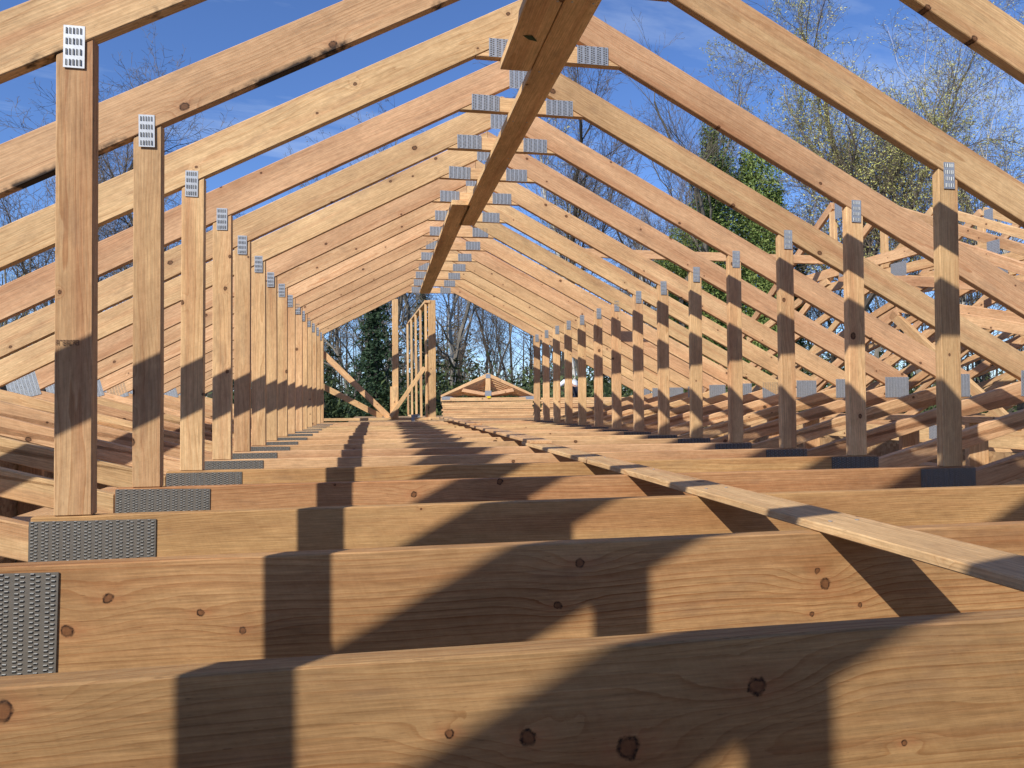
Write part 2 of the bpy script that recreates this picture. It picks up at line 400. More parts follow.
for o, side in [(q, 1) for q in bpy.data.objects if q.name.startswith('floor_plank')] + [(q, -1) for q in bpy.data.objects if q.name.startswith('ridge_brace')]:
    L = max(v.co.x for v in o.data.vertices); y0 = o.location.y; tt = max(v.co.y for v in o.data.vertices)
    for i in range(-2, 10):
        lx = i * S + T / 2 - y0
        if not .03 < lx < L - .03: continue
        for zz_ in (-.04, .04):
            nn = link(bpy.data.objects.new('nail', nme), o); nn.location = (lx + random.uniform(-.008, .008), side * (tt + .0006), zz_ + random.uniform(-.01, .01))
m, N = newmat('green_ink'); finish(N, (.02, .05, .015), .7); GREEN = m
m, N = newmat('black_ink'); finish(N, (.03, .025, .02), .8); INK = m
def decal(name, pts, mat, par, th=.0012):
    bm = bmesh.new(); vs = [bm.verts.new(p) for p in pts]; f = bm.faces.new(vs)
    r = bmesh.ops.extrude_face_region(bm, geom=[f])
    n = f.normal.copy(); bmesh.ops.recalc_face_normals(bm, faces=bm.faces)
    bmesh.ops.translate(bm, vec=Vector((0, 0, -th)) if par is brace else Vector((0, -th, 0)), verts=[v for v in r['geom'] if isinstance(v, bmesh.types.BMVert)])
    bmesh.ops.recalc_face_normals(bm, faces=bm.faces)
    o = meshobj(name, bm, mat); o.parent = par; o.matrix_parent_inverse = par.matrix_world.inverted() if par.parent is None else Matrix()
    return o
bpy.context.view_layer.update()
zz = zt - .0025
decal('green_mark', [(.375, 1.52, zz), (.405, 1.55, zz), (.443, 1.56, zz), (.412, 1.515, zz)], GREEN, brace)
def strokes(name, x, z, w, h, n, par_world, vertical=False, rnd=random.Random(3)):
    """faint, unreadable mill stamp: a row of short ink strokes"""
    bm = bmesh.new()
    for k in range(n):
        a = x + (k + .15) * w / n; b = x + (k + .8) * w / n
        for seg in range(3):
            if rnd.random() < .25: continue
            zc = z + h * (seg / 2.)
            bmesh.ops.create_cube(bm, size=1, matrix=Matrix.Translation(((a + b) / 2, -.0004, zc)) @ Matrix.Diagonal((b - a, .0006, h * .16, 1)))
        for xx in (a, b):
            if rnd.random() < .35: continue
            bmesh.ops.create_cube(bm, size=1, matrix=Matrix.Translation((xx, -.0006, z + h / 2)) @ Matrix.Diagonal((.0011, .0006, h, 1)))
    return meshobj(name, bm, STAMP, par_world)
m, N = newmat('faded_ink'); finish(N, (.17, .10, .06), .8); STAMP = m
strokes('mill_stamp', XL - PW + .003, .43, .055, .012, 7, trusses[1])

# ------------------------------------------------------------------ open gable end beyond the last truss
YG = 16 * S
ga = thing('gable_frame', 'open gable end frame with a stud and crossed braces behind the last truss', 'frame', (0, YG, 0))
bar('bottom_plate', (-1.0, .02, .02), (.72, .02, .02), .04, .089, parent=ga, tint=.9, light=.8)
bar('stud', (.072, .02, .04), (.072, .02, 1.80), .089, T, up=(1, 0, 0), parent=ga, tint=.9, light=.75)
bar('stud', (.055, -.022, .04), (.055, -.022, .50), .12, T, up=(1, 0, 0), parent=ga, tint=.9, light=.95)
bar('brace', (-1.0, .065, 1.02), (-.02, .065, .045), .085, T, parent=ga, tint=.6, light=1.)
bar('brace', (-1.0, .105, .52), (-.12, .105, .05), .085, T, parent=ga, tint=.9, light=.7)
bar('brace', (.50, -.065, .78), (.0, -.065, .06), .06, T, parent=ga, tint=.9, light=.9)
bar('edge_stud', (-.985, .02, .04), (-.985, .02, 1.16), .04, T, up=(1, 0, 0), parent=ga, tint=.9, light=.9)
sw = thing('stud_row', 'row of upright studs with a plate on top, running away from under the ridge board', 'stud wall', (0, YG, 0))
for k, y in enumerate((.0, .75, 1.5, 2.3, 3.1)):
    x = .535 - .035 * k
    bar('stud', (x, y + .05, .03), (x - .01, y + .05, 1.745), .075, .034, up=(0, 1, 0), parent=sw, tint=.9, light=1.)
bar('stud', (.615, .02, .03), (.615, .02, 1.79), .11, .06, up=(1, 0, 0), parent=sw, tint=.95, light=.6)
bar('top_plate', (.55, -.02, 1.766), (.43, 3.2, 1.766), .089, T, up=(1, 0, 0), parent=sw, tint=.9, light=.9)
bar('sole_plate', (.55, -.05, .012), (.43, 3.2, .012), .089, .03, up=(1, 0, 0), parent=sw, tint=.9, light=.9)
for k in range(3): plate(.30 + .06 * k, -.015, .05, .10, sw, y=-.03 + .3 * k, coarse=True)

# ------------------------------------------------------------------ deck, lumber piles and spare trusses beyond
m, N = newmat('osb_sheathing')
tc = N.n('ShaderNodeTexCoord'); v = N.n('ShaderNodeTexVoronoi'); v.inputs['Scale'].default_value = 38
N.t.links.new(tc.outputs['Object'], v.inputs['Vector'])
cs = N.n('ShaderNodeSeparateColor'); N.t.links.new(v.outputs['Color'], cs.inputs[0])
finish(N, N.mix(cs.outputs[0], (.24, .14, .07), (.42, .28, .15)), .8, bump=cs.outputs[1], bstr=.2); OSB = m
dk = thing('timber_deck', 'sheathed deck of the far wing carrying the lumber piles', 'deck', (3.2, 17.5, -3))
bm = prism([(-4, 2.80), (4, 2.80), (4, 2.85), (-4, 2.85)], -2.2, 3.2, 0); meshobj('deck_sheet', bm, OSB, dk)
bar('rim_joist', (-4, -2.22, 2.66), (4, -2.22, 2.66), .28, T, parent=dk)
for x in (-3.9, -2.6, -1.3, 0, 1.3, 2.6, 3.9): bar('stud', (x, -2.15, 0), (x, -2.15, 2.52), .14, .06, up=(0, 1, 0), parent=dk)
def pile(x0, x1, y, z0, n, lab, h=.05):
    for k in range(n):
        o = bar('lumber_board', (x0 + random.uniform(-.05, .05), y + random.uniform(-.02, .02), z0 + h * (k + .5)),
                (x1 + random.uniform(-.05, .05), y + random.uniform(-.02, .02), z0 + h * (k + .5)), h - .004, .14, light=.85 if k < n - 2 else 1., tint=.8)  # top boards lighter, lower ones darker: shade of the pile put into board colour
        tag(o, lab, 'board', 'boards of the ' + lab.split(' of the ')[-1])
pile(1.42, 3.70, 17.0, -.15, 9, 'long pale board in the flat pile of the low stack under the small gable trusses', h=.046)
pile(3.86, 6.1, 16.9, -.15, 10, 'long board in the flat pile of the stack behind the right row of posts')
def small_truss(y, dx, dz, lab):
    t = thing('spare_truss', lab, 'roof truss', (2.53 + dx, y, .35 + dz), 'small gable trusses leaning together on the far lumber stack')
    hw, hp, b = 1.17, .62, .09; sl = hp / hw
    for s in (-1, 1):
        q = [(s * hw, 0.02), (0.001 * s, hp - .10), (0.001 * s, hp), (s * hw, .075)]
        if s > 0: q = [q[1], q[0], q[3], q[2]]
        xzboard('rafter', q, 0, T, math.atan(sl) * -s, t, light=1., tint=.7)
        q = [(.05 * s, .13), (.62 * s, .24), (.66 * s, .16), (.10 * s, .06)]
        if s < 0: q = [q[1], q[0], q[3], q[2]]
        xzboard('web', q, 0.001, T - .001, math.atan(.2) * s, t, light=.9)
    xzboard('bottom_chord', [(-hw, -.075), (hw, -.075), (hw, .012), (-hw, .012)], 0, T, 0, t, light=.9, tint=.8)
    xzboard('king_post', [(-.06, .016), (.06, .016), (.06, hp - .11), (-.06, hp - .11)], .002, T - .002, PI / 2, t, light=1., tint=.8)
    plate(-.08, .05, .16, .13, t, coarse=True); plate(-.06, hp - .13, .12, .1, t, coarse=True)
    plate(-hw + .02, -.04, .2, .08, t, coarse=True); plate(hw - .22, -.04, .2, .08, t, coarse=True)
    return t
small_truss(16.9, 0, 0, 'front small gable truss with a yellow tag, upright on the far lumber stack')
for k in range(1, 7):
    o = small_truss(16.9 + .042 * k, random.uniform(-.02, .02), 0, 'shorter gable truss nested close behind the front one on the far lumber stack')
    o.scale = (1 - .035 * k, 1, 1 - .11 * k)
m, N = newmat('yellow_tag'); finish(N, (.75, .55, .03), .6); YEL = m
tg = meshobj('paper_tag', prism([(0, 0), (.09, 0), (.09, .05), (0, .05)], -.004, 0, 0), YEL, None, (2.50, 16.888, .345))
tag(tg, 'small yellow tag stapled low on the front spare truss', 'tag')

# ------------------------------------------------------------------ cross wing on the right: trusses in YZ planes, ridge along X
WY, WA = 5.8, 2.405
def wing(loc, lab):
    t = thing('wing_truss', lab, 'roof truss', loc, 'trusses of the cross wing right of the long room')
    B = lambda n, p, q, w=.0885, **k: bar(n, (0, *p), (0, *q), w, T, up=(0, 0, 1) if abs(q[0] - p[0]) > .01 else (0, 1, 0), parent=t, **k)
    s1, s2, H = .47, .60, .052
    B('rafter', (-.03, WA - H), (-4.3, WA - H - s1 * 4.27))
    B('rafter', (.0, WA - H), (3.45, WA - H - s2 * 3.45), tint=.05, light=.4)
    B('bottom_chord', (-4.3, -.05), (3.9, -.05), w=.14)
    B('collar_tie', (-1.42, 1.63), (1.08, 1.63), w=.1)
    B('king_post', (0, 1.69), (0, WA - .12), tint=.95, light=1.)
    B('web', (-.1, 1.56), (-2.35, 1.12)); B('web', (.1, 1.56), (1.9, 1.05))
    B('lower_chord', (-4.25, .33), (-1.0, 1.13), light=.9); B('lower_chord', (3.4, .27), (.6, 1.05), light=.9)
    B('web', (-1.0, 1.10), (1.3, .02), tint=.2); B('web', (-2.4, .02), (-3.2, .52)); B('web', (-.9, 1.08), (-2.3, .02), tint=.9)
    plate(-.06, WA - .22, .12, .17, t, yz=True, y=-T / 2 - .001, coarse=True)
    plate(-.12, 1.56, .24, .15, t, yz=True, y=-T / 2 - .001, coarse=True)
    plate(-1.38, -.08, .16, .12, t, yz=True, y=-T / 2 - .001, coarse=True)
    plate(-1.40, 1.56, .14, .12, t, yz=True, y=-T / 2 - .001, coarse=True)
    return t
W0 = None
for k in range(11):
    loc = (4.62 + S * k, WY, 0)
    lab = ('cross-wing truss nearest the long room, showing a bright king post and orange rafter' if k == 0 else
           '%s cross-wing truss counted away from the long room' % ORD[k])
    if W0 is None: W0 = wing(loc, lab)
    else:
        o = dup(W0, loc); o['label'] = lab; o['group'] = W0['group']
bb = bar('lateral_brace', (1.75, 5.95, 1.79), (4.95, 5.95, 1.79), .089, T, tint=.3, light=.8); tag(bb, 'long horizontal brace board crossing behind the right rafters to the wing ridge', 'brace board')
# valley boards under the wing side, sheathing below
for k, (y, z) in enumerate(((3.4, -.2), (4.3, -.16))):
    o = bar('wall_plate', (3.95, y, z), (11, y, z), .09, .09, light=.95, tint=.8)
    tag(o, ('near' if k == 0 else 'far') + ' horizontal wall plate carrying the cross-wing trusses', 'wall plate')
def wallf(name, lab, p, q, zb, zt_, n):
    t = thing(name, lab, 'wall')
    p, q = Vector(p), Vector(q)
    bar('top_plate', (*p, zt_ - .02), (*q, zt_ - .02), .14, T, up=(0, 1, 0) if abs(q.x - p.x) > abs(q.y - p.y) else (1, 0, 0), parent=t, light=.8)
    bar('sole_plate', (*p, zb + .02), (*q, zb + .02), .14, T, up=(0, 1, 0) if abs(q.x - p.x) > abs(q.y - p.y) else (1, 0, 0), parent=t)
    d = (q - p); dn = d.normalized()
    up = (dn.y, dn.x, 0)
    for k in range(n):
        c = p + d * (k / (n - 1))
        bar('stud', (c.x, c.y, zb + .04), (c.x, c.y, zt_ - .04), .14, T, up=(abs(dn.y), abs(dn.x), 0), parent=t)
    return t
wallf('stud_wall', 'open stud wall under the right eave of the long room', (3.52, -4), (3.52, 10), -2.98, .16, 24)
wallf('stud_wall', 'open stud wall under the left eave of the long room', (-2.42, -4), (-2.42, 10), -2.98, .16, 24)
for x, z, lab in ((-1.43, -.16, 'doubled wall plate under the left sloping lower chords'), (2.62, -.10, 'doubled wall plate under the right sloping lower chords')):
    o = bar('wall_plate', (x, -2, z), (x, 9.6, z), .076, .14, tint=.7, light=.6); tag(o, lab, 'wall plate')
for x, lab, zt_ in ((-2.51, 'sheathed outside face of the left wall under the eave', .15), (3.60, 'sheathed outside face of the right wall under the eave', -.06)):
    o = meshobj('wall_sheathing', prism([(x - .006, -2.96), (x + .006, -2.96), (x + .006, zt_), (x - .006, zt_)], -4.05, 10.05, 0), OSB); tag(o, lab, 'wall')
w = thing('wing_wall', 'dark sheathed wall of the cross wing below its trusses', 'wall', (0, 0, 0))
meshobj('sheathing', prism([(3.9, -3.), (11.5, -3.), (11.5, -.28), (3.9, -.28)], 9.6, 9.65, 0), OSB, w)
meshobj('sheathing', prism([(3.9, -3.), (11.5, -3.), (11.5, -.30), (3.9, -.30)], 1.3, 1.35, 0), OSB, w)

# ------------------------------------------------------------------ ground
m, N = newmat('ground')
tc = N.n('ShaderNodeTexCoord'); n1 = N.noise(tc.outputs['Object'], .25, 6, .6); n2 = N.noise(tc.outputs['Object'], 6, 4)
finish(N, N.mix(N.mr(n1, .4, .6), N.mix(n2, (.05, .075, .025), (.09, .11, .04)), N.mix(n2, (.12, .09, .06), (.2, .16, .11))), .95, bump=n2, bstr=.5, bdist=.05)
bm = bmesh.new(); bmesh.ops.create_grid(bm, x_segments=2, y_segments=2, size=600)
g = meshobj('ground', bm, m, None, (0, 0, -3)); g['kind'] = 'structure'
m, N = newmat('concrete'); tc = N.n('ShaderNodeTexCoord'); n1 = N.noise(tc.outputs['Object'], 2, 6, .6)
finish(N, N.mix(n1, (.25, .24, .22), (.36, .35, .33)), .9)
bm = prism([(-3.0, 0), (11.6, 0), (11.6, .06), (-3.0, .06)], -4.2, 10.2, 0); f = meshobj('floor', bm, m, None, (0, 0, -3.04)); f['kind'] = 'structure'

# ------------------------------------------------------------------ trees
def bark(name, a, b):
    m, N = newmat(name); tc = N.n('ShaderNodeTexCoord'); n1 = N.noise(tc.outputs['Object'], 3, 5, .6)
    finish(N, N.mix(n1, a, b), .9); return m
def leafm(name, a, b, tr=.35):
    m, N = newmat(name); g_ = N.n('ShaderNodeNewGeometry'); oi = N.n('ShaderNodeObjectInfo')
    r = N.m('FRACT', N.m('ADD', g_.outputs['Random Per Island'], N.m('MULTIPLY', oi.outputs['Random'], .2)))
    finish(N, N.mix(r, a, b), .7, transl=tr); return m
BARKD = bark('dark_bark', (.035, .028, .022), (.09, .075, .06))
BARKG = bark('grey_bark', (.12, .105, .085), (.25, .225, .19))
BARKW = bark('pale_bark', (.35, .33, .29), (.55, .52, .47))
TWIG = bark('twig_bark', (.09, .07, .055), (.17, .14, .11))
BUD = leafm('spring_buds', (.32, .33, .09), (.52, .48, .16))
BUDB = leafm('brown_catkins', (.15, .11, .07), (.24, .18, .10))
IVY = leafm('ivy_leaves', (.08, .14, .03), (.22, .27, .075))
FIR = leafm('fir_needles', (.010, .028, .012), (.03, .06, .022), .15)
BUSH = leafm('bush_leaves', (.028, .045, .015), (.08, .105, .035))

def tube(V, F, p, q, r0, r1, n):
    d = (q - p); L = d.length
    if L < 1e-6: return
    d /= L; a = d.orthogonal().normalized(); b = d.cross(a); k = len(V)
    for c, r in ((p, r0), (q, r1)):
        for j in range(n):
            t = 2 * PI * j / n; V.append(c + a * (math.cos(t) * r) + b * (math.sin(t) * r))
    for j in range(n): F.append((k + j, k + (j + 1) % n, k + n + (j + 1) % n, k + n + j))
def leafq(V, F, c, s, rnd):
    a = Vector((rnd.gauss(0, 1), rnd.gauss(0, 1), rnd.gauss(0, 1))).normalized(); b = a.orthogonal().normalized()
    k = len(V); V += [c - a * s - b * s * .45, c + a * s - b * s * .45 * 0, c + a * s * .3 + b * s * .6]
    F.append((k, k + 1, k + 2))
def pymesh(name, V, F, mats, mi=None):
    me = bpy.data.meshes.new(name); me.from_pydata(V, [], F)
    for q in mats: me.materials.append(q)
    if mi: me.polygons.foreach_set('material_index', mi)
    me.update(); return me
def bare_tree(seed, H, spread=.5, trunk_r=.16, bark_=BARKG, buds=1, budm=BUD, limbs=11, fork=.35, twigs=1.0, lean=.03, budsz=1.2):
    r = random.Random(seed)
    TV, TF, CV, CF, BV, BF = [], [], [], [], [], []
    def limb(p, d, L, rad, lvl):
        n = max(2, int(L / (.55 if lvl < 2 else .3)))
        if lvl >= 3: n = 2
        st = L / n; pts = [p]
        for k in range(n):
            w = .10 if lvl == 0 else .2 if lvl < 3 else .3
            d = (d + Vector((r.gauss(0, w), r.gauss(0, w), r.gauss(0, w) + (.06 if lvl else .02)))).normalized()
            q = p + d * st; f0 = 1 - k / n * .8; f1 = 1 - (k + 1) / n * .8
            if lvl <= 1: tube(TV, TF, p, q, rad * f0, rad * f1, 6 if lvl == 0 else 4)
            else: tube(CV, CF, p, q, max(rad * f0, .006), max(rad * f1, .004), 3)
            if lvl == 0: child_p = fork
            else: child_p = .12
            t = (k + 1) / n
            if lvl < 4 and t > child_p:
                nch = {0: limbs * st / L * 1.5, 1: 1.6 * twigs, 2: 1.7 * twigs, 3: 1.3 * twigs}[lvl]
                c = int(nch) + (r.random() < nch % 1)
                for _ in range(c):
                    az = r.uniform(0, 2 * PI); o = d.orthogonal().normalized(); o.rotate(Quaternion(d, az))
                    sp = r.uniform(.5, 1.) * (spread + (.25 if lvl else 0)) * 1.4
                    nd = (d + o * sp).normalized()
                    cl = L * r.uniform(.35, .6) * (1.15 - t * .6) if lvl else L * r.uniform(.25, .45) * (1.25 - t * .75)
                    if cl < .15: continue
                    limb(q, nd, cl, rad * f1 * r.uniform(.4, .62), lvl + 1)
            if lvl >= 3 and buds:
                for _ in range(buds if r.random() < .8 else 0):
                    leafq(BV, BF, q + Vector((r.gauss(0, .06), r.gauss(0, .06), r.gauss(0, .06))), r.uniform(.018, .042) * budsz, r)
            p = q
    limb(Vector((0, 0, 0)), Vector((r.gauss(0, lean), r.gauss(0, lean), 1)).normalized(), H, trunk_r, 0)
    k = len(CV); V = CV + BV; F = CF + [tuple(i + k for i in f) for f in BF]
    return (pymesh('trunk', TV, TF, [bark_]), pymesh('crown', V, F, [TWIG, budm], [0] * len(CF) + [1] * len(BF)))
def conifer(seed, H, R):
    r = random.Random(seed); TV, TF, V, F = [], [], [], []
    tube(TV, TF, Vector((0, 0, 0)), Vector((0, 0, H)), .22, .02, 6)
    z = H * .12
    while z < H:
        rr = R * (1 - z / H) ** .8 + .15
        for _ in range(int(7)):
            a = r.uniform(0, 2 * PI); L = rr * r.uniform(.55, 1.1); d = Vector((math.cos(a), math.sin(a), 0))
            nn = int(L / .16) + 2
            for k in range(nn):
                t = k / nn; c = Vector((0, 0, z)) + d * L * t + Vector((0, 0, -.35 * L * t * t))
                for _ in range(4): leafq(V, F, c + Vector((r.gauss(0, .12), r.gauss(0, .12), r.gauss(-.06, .08))), r.uniform(.07, .15), r)
        z += r.uniform(.22, .34)
    return pymesh('trunk', TV, TF, [BARKD]), pymesh('crown', V, F, [FIR])
def ivy_tree(seed, H):
    r = random.Random(seed); tm, cm = bare_tree(seed, H, .22, .2, BARKG, 0, BUD, 9, .45, .8)
    V, F = [], []
    for c in range(5):
        a = r.uniform(0, 6.28); x, y = math.cos(a) * .3, math.sin(a) * .3; top = H * r.uniform(.5, .86); z = 1.
        dx, dy = math.cos(a) * .1, math.sin(a) * .1
        if c == 0: dx = dy = 0; top = H * .8
        while z < top:
            rr = (.85 + .35 * math.sin(z * 1.1 + c * 2) + .2 * math.sin(z * 2.7 + c)) * (1 - .4 * z / top)
            for _ in range(95):
                b = r.uniform(0, 6.28); q = rr * r.uniform(.3, 1.15)
                leafq(V, F, Vector((x + dx * z * .8 + math.cos(b) * q, y + dy * z * .8 + math.sin(b) * q, z + r.gauss(0, .15))), r.uniform(.05, .11), r)
            z += .14
    return tm, cm, pymesh('ivy', V, F, [IVY])
def shrub_mesh(seed):
    r = random.Random(seed); V, F, TV, TF = [], [], [], []
    for k in range(14):
        d = Vector((r.gauss(0, .6), r.gauss(0, .6), 1)).normalized(); L = r.uniform(1.2, 2.6)
        tube(TV, TF, Vector((0, 0, 0)), d * L, .03, .01, 4)
        for _ in range(230):
            t = r.uniform(.35, 1.1); leafq(V, F, d * L * t + Vector((r.gauss(0, .28), r.gauss(0, .28), r.gauss(0, .25))), r.uniform(.05, .10), r)
    return pymesh('stem', TV, TF, [BARKD]), pymesh('leaves', V, F, [BUSH])
def plant_tree(kind, az, dist, meshes, lab, cat='tree', group=None, sc_=1., rot=None, names=('trunk', 'crown', 'ivy')):
    a = math.radians(az); x = -.2 + dist * math.sin(a); y = -1.44 + dist * math.cos(a)
    t = thing(kind, lab, cat, (x, y, -3), group)
    t.rotation_euler = (0, 0, random.uniform(0, 6.28) if rot is None else rot); t.scale = (sc_,) * 3
    for n, me in zip(names, meshes): link(bpy.data.objects.new(n, me), t)
    return t
bgm = [bare_tree(11, 15, .42, .17, BARKG, 1, BUD, 12, .3, .9), bare_tree(12, 17, .35, .19, BARKD, 0, BUD, 12, .35, 1.), bare_tree(13, 14, .5, .15, BARKG, 1, BUDB, 12, .25, .9),
       bare_tree(14, 16, .3, .14, BARKW, 1, BUD, 12, .3, .8), bare_tree(15, 13, .55, .16, BARKD, 1, BUDB, 13, .25, 1.)]
LAB = ['bare grey-barked tree among the others in the wood beyond the roof', 'dark leafless trunk among the others in the wood beyond the roof',
       'bare brown-budded tree among the others in the wood beyond the roof', 'pale-barked bare tree among the others in the wood beyond the roof',
       'wide dark bare tree among the others in the wood beyond the roof']
rr = random.Random(5)
# through the open gable end and to both sides: (azimuth from the roof axis, distance)
spots = []
for k in range(34): spots.append((-8 + k * 1.05 + rr.uniform(-.5, .5), rr.uniform(30, 58)))
for k in range(12): spots.append((-30 + k * 2.0 + rr.uniform(-.8, .8), rr.uniform(38, 60)))
for k in range(22): spots.append((26 + k * 1.5 + rr.uniform(-.8, .8), rr.uniform(34, 60)))
for az, d in spots:
    k = rr.randrange(5)
    if 20 < az < 31 and d < 48: d += 16
    plant_tree('bare_tree', az, d, bgm[k], LAB[k], group='bare trees of the wood behind the building', sc_=rr.uniform(.8, 1.05) * (.72 if az < -9 else 1))
con = [conifer(21, 13, 2.4), conifer(22, 11, 2.8)]
plant_tree('fir_tree', .0, 26, con[0], 'tall dark fir seen through the open gable, just left of the stud', 'tree', sc_=.66)
plant_tree('fir_tree', 3.6, 40, con[1], 'dark fir behind the stud row at the open gable end', 'tree', sc_=.85)
plant_tree('fir_tree', -3.4, 44, con[1], 'low dark fir at the left edge of the open gable', 'tree', sc_=.62)
iv = [ivy_tree(31, 20), ivy_tree(32, 18.5)]
plant_tree('ivy_clad_tree', 25.2, 36, iv[0], 'left ivy-covered tree rising tall behind the right rafters', 'tree', sc_=.98)
plant_tree('ivy_clad_tree', 28.0, 37, iv[1], 'right ivy-covered tree rising tall behind the right rafters', 'tree', sc_=.95)
plant_tree('ivy_clad_tree', 22.2, 39, iv[1], 'lower ivy-covered tree left of the two tall ones', 'tree', sc_=.74, rot=2.)
plant_tree('ivy_clad_tree', 30.2, 41, iv[0], 'lower ivy-covered tree right of the two tall ones', 'tree', sc_=.66, rot=1.)
big = bare_tree(41, 19, .40, .24, BARKD, 2, BUD, 13, .2, .85, budsz=1.7)
plant_tree('budding_tree', 36.2, 35, big, 'large budding tree with yellow-green tips at upper right', 'tree', sc_=1.2, rot=.3)
big4 = bare_tree(46, 20, .38, .15, BARKG, 2, BUD, 14, .25, .9, budsz=1.6)
plant_tree('budding_tree', 34.6, 37, big4, 'slender budding tree close left of the large one at upper right', 'tree', sc_=1.1)
plant_tree('budding_tree', 39.4, 37, big4, 'slender budding tree close right of the large one at upper right', 'tree', sc_=1.02, rot=2.4)
big2 = bare_tree(42, 17, .42, .2, BARKW, 1, BUD, 12, .25, .8)
plant_tree('budding_tree', 41.5, 38, big2, 'pale-stemmed budding tree at the right edge behind the big one', 'tree', sc_=1.12)
plant_tree('budding_tree', 45.5, 36, big2, 'smaller budding tree cut by the right edge of the picture', 'tree', sc_=.82, rot=2.2)
big3 = bare_tree(43, 16, .6, .2, BARKD, 0, BUD, 16, .2, 1.1)
plant_tree('bare_tree', -22.8, 24, big3, 'dark leafless tree at the left edge, crooked limbs against blue sky', 'tree', sc_=.85, rot=.5)
plant_tree('bare_tree', -11.5, 42, big3, 'rounded leafless crown showing between the upper left rafters', 'tree', sc_=1.08, rot=2.5)
shm = [shrub_mesh(51), shrub_mesh(52)]
for k in range(60):
    plant_tree('shrub', -9 + k * .85 + rr.uniform(-.4, .4), rr.uniform(26, 40), shm[k % 2], 'leafy green shrub at the foot of the wood beyond the building', 'shrub',
               'shrubs along the edge of the wood', sc_=rr.uniform(1.1, 1.9), names=('stem', 'leaves'))

# the far wood that reads as one mass
r = random.Random(77); V, F, mi = [], [], []
for k in range(300):
    a = math.radians(r.uniform(-30, 62)); d = r.uniform(58, 95); x, y = d * math.sin(a), d * math.cos(a); H = r.uniform(8, 15)
    n0 = len(F); tube(V, F, Vector((x, y, -3)), Vector((x + r.gauss(0, .4), y, -3 + H)), r.uniform(.08, .22), .03, 4)
    for _ in range(10):
        z = r.uniform(.3, 1) * H - 3; tube(V, F, Vector((x, y, z)), Vector((x + r.gauss(0, 1.6), y + r.gauss(0, 1), z + r.uniform(.6, 2.2))), .04, .015, 3)
    mi += [0] * (len(F) - n0)
for k in range(64000):
    a = math.radians(r.uniform(-30, 62)); d = r.uniform(60, 92); hh = 6.6 + 1.8 * math.sin(a * 23) + 1.2 * math.sin(a * 61 + 1)
    z = -3 + hh * r.random() ** .8 * r.uniform(.6, 1.3)
    leafq(V, F, Vector((d * math.sin(a), d * math.cos(a), z)), r.uniform(.16, .34), r); mi.append(1 if r.random() < .6 else 2)
wd = bpy.data.objects.new('woodland', pymesh('woodland', V, F, [BARKD, BUSH, TWIG], mi)); link(wd); wd['kind'] = 'stuff'
tag(wd, 'far mass of green and brown woodland filling the view behind the nearer trees', 'woodland')

# ------------------------------------------------------------------ person bending over the far lumber
def skin(name, pts, edges, mat, parent, root=0, sub=1):
    me = bpy.data.meshes.new(name); me.from_pydata([p[:3] for p in pts], edges, [])
    o = bpy.data.objects.new(name, me); COL.objects.link(o)
    md = o.modifiers.new('s', 'SKIN'); sv = me.skin_vertices[0].data
    for k, p in enumerate(pts): sv[k].radius = (p[3], p[4] if len(p) > 4 else p[3])
    sv[root].use_root = True
    o.modifiers.new('u', 'SUBSURF').levels = sub
    bpy.context.view_layer.update()
    dg = bpy.context.evaluated_depsgraph_get(); m2 = bpy.data.meshes.new_from_object(o.evaluated_get(dg))
    o.modifiers.clear(); o.data = m2; m2.materials.clear(); m2.materials.append(mat); o.parent = parent
    m2.polygons.foreach_set('use_smooth', [True] * len(m2.polygons))
    return o
def plain(name, c, r=.8):
    m, N = newmat(name); tc = N.n('ShaderNodeTexCoord'); n1 = N.noise(tc.outputs['Object'], 30, 3)
    finish(N, N.mix(n1, tuple(q * .85 for q in c), tuple(min(1, q * 1.1) for q in c)), r); return m
SKN, SHIRT, TROU, HAIR = plain('skin', (.45, .26, .18), .5), plain('white_cotton', (.75, .77, .80)), plain('dark_denim', (.03, .03, .045)), plain('brown_hair', (.05, .03, .02))
pe = thing('person', 'person in a white shirt and dark trousers bending over behind the right posts', 'person', (4.90, 17.55, -.148))
pe.rotation_euler = (0, 0, math.radians(200))
J = [(.0, 0, .72, .13, .10), (-.04, -.10, .84, .13, .11), (-.09, -.28, .92, .15, .12), (-.12, -.40, .90, .07), (-.13, -.46, .85, .055), (-.14, -.53, .78, .085, .09), (-.14, -.58, .72, .07),
     (.09, -.30, .92, .055), (.30, -.33, .76, .042), (.14, -.50, .60, .033), (.11, -.55, .45, .03),
     (-.28, -.30, .90, .055), (-.38, -.36, .72, .042), (-.28, -.52, .54, .033), (-.26, -.57, .46, .03),
     (.10, .02, .66, .09), (.13, -.22, .42, .06), (.12, .05, .10, .042), (.12, .02, .05, .04), (.12, -.12, .035, .03),
     (-.10, .02, .66, .09), (-.15, -.24, .42, .06), (-.15, .0, .10, .042), (-.15, -.03, .05, .04), (-.16, -.17, .035, .03)]
E_ = [(0, 1), (1, 2), (2, 3), (3, 4), (4, 5), (5, 6), (2, 7), (7, 8), (8, 9), (9, 10), (2, 11), (11, 12), (12, 13), (13, 14), (0, 15), (15, 16), (16, 17), (17, 18), (18, 19), (0, 20), (20, 21), (21, 22), (22, 23), (23, 24)]
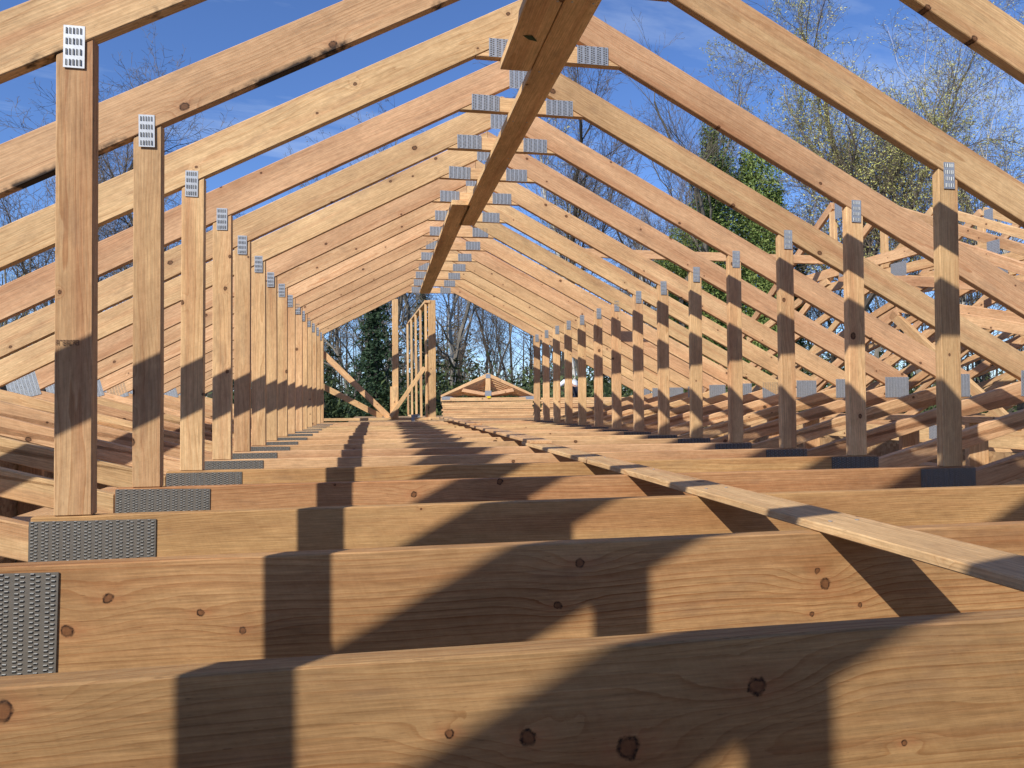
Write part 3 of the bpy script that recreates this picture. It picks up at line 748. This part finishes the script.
for hx, hy, hz in ((.11, -.55, .45), (-.26, -.57, .46)):          # five fingers on each hand
    b = 10 if hx > 0 else 14
    for f_, (ox, L) in enumerate(((-.026, .07), (-.009, .08), (.009, .078), (.026, .062))):
        k = len(J); J += [(hx + ox, hy - .03, hz - .03, .009), (hx + ox, hy - .03 - L * .3, hz - .03 - L * .8, .008)]; E_ += [(b, k), (k, k + 1)]
    k = len(J); J += [(hx + .035, hy - .01, hz - .02, .009), (hx + .05, hy - .03, hz - .055, .008)]; E_ += [(b, k), (k, k + 1)]
skin('body', J, E_, SKN, pe)
sh = [(x, y, z, r + .016, (r2[0] if r2 else r) + .016) for x, y, z, r, *r2 in [J[i] for i in (0, 1, 2, 3, 7, 11)]]
sh += [(.30, -.33, .77, .055), (-.38, -.36, .73, .055)]
skin('shirt', sh, [(0, 1), (1, 2), (2, 3), (2, 4), (2, 5), (4, 6), (5, 7)], SHIRT, pe)
tr = [(J[i][0], J[i][1], J[i][2] - (.03 if i == 0 else 0), J[i][3] + .014) for i in (0, 15, 16, 17, 20, 21, 22)]
skin('trousers', tr, [(0, 1), (1, 2), (2, 3), (0, 4), (4, 5), (5, 6)], TROU, pe)
skin('hair', [(-.14, -.56, .82, .075), (-.14, -.60, .77, .07)], [(0, 1)], HAIR, pe)

# ------------------------------------------------------------------ camera, sun, sky
cam = bpy.data.cameras.new('camera'); co = link(bpy.data.objects.new('camera', cam)); sc.camera = co
F_, YAW, PIT, ROL = 748.4, .1809, .0220, -.0071
cam.sensor_fit = 'HORIZONTAL'; cam.sensor_width = 36; cam.lens = F_ / 1024 * 36; cam.clip_start = .02; cam.clip_end = 3000
fw = Vector((math.sin(YAW) * math.cos(PIT), math.cos(YAW) * math.cos(PIT), math.sin(PIT)))
rt = Vector((math.cos(YAW), -math.sin(YAW), 0)); up = rt.cross(fw)
# roll
R2 = rt * math.cos(ROL) + up * math.sin(ROL); U2 = -rt * math.sin(ROL) + up * math.cos(ROL)
mw = Matrix((R2, U2, -fw)).transposed().to_4x4(); mw.translation = Vector((-.2226, -2.363 * S, .2826)); co.matrix_world = mw

ELEV = math.asin(-SUN.z); AZ = math.atan2(-SUN.x, -SUN.y)
sl = bpy.data.lights.new('sun', 'SUN'); sl.energy = 5.0; sl.angle = math.radians(.5); sl.color = (1, .94, .84)
so = link(bpy.data.objects.new('sun', sl)); so.rotation_euler = SUN.to_track_quat('-Z', 'Y').to_euler()
w = bpy.data.worlds.new('World'); sc.world = w; w.use_nodes = True; nt = w.node_tree; nt.nodes.clear()
class WN(NT):
    def __init__(s, t): s.t = t
N = WN(nt)
sky = N.n('ShaderNodeTexSky'); sky.sky_type = 'NISHITA'; sky.sun_disc = False; sky.sun_elevation = ELEV; sky.sun_rotation = AZ % (2 * PI)
sky.air_density = 1.0; sky.dust_density = 0.0; sky.ozone_density = 4.0; sky.altitude = 200
tc = N.n('ShaderNodeTexCoord'); sp = N.n('ShaderNodeSeparateXYZ'); nt.links.new(tc.outputs['Generated'], sp.inputs[0])
zc = N.m('MAXIMUM', sp.outputs[2], .05)
u, v_ = N.m('DIVIDE', sp.outputs[0], zc), N.m('DIVIDE', sp.outputs[1], zc)
c1 = N.noise(N.comb(N.m('MULTIPLY', N.m('ADD', u, N.m('MULTIPLY', v_, .5)), .55), N.m('MULTIPLY', N.m('SUBTRACT', v_, N.m('MULTIPLY', u, .3)), 1.5), 3.2), 1.1, 7, .62)
cl = N.mr(c1, .53, .82, 0, .42)
bg = N.n('ShaderNodeBackground'); bg.inputs[1].default_value = .105
nt.links.new(N.mix(cl, N.mix(1.0, sky.outputs[0], (.84, 1.0, 1.34), 'MULTIPLY'), (7.5, 8.6, 10.2)), bg.inputs[0])
out = N.n('ShaderNodeOutputWorld'); nt.links.new(bg.outputs[0], out.inputs[0])
vs = sc.view_settings; vs.view_transform = 'Standard'; vs.look = 'None'; vs.exposure = .20; vs.gamma = 1; vs.use_curve_mapping = False
sc.cycles.use_denoising = True; sc.cycles.max_bounces = 6; sc.cycles.diffuse_bounces = 4; sc.cycles.glossy_bounces = 2; sc.cycles.transmission_bounces = 2
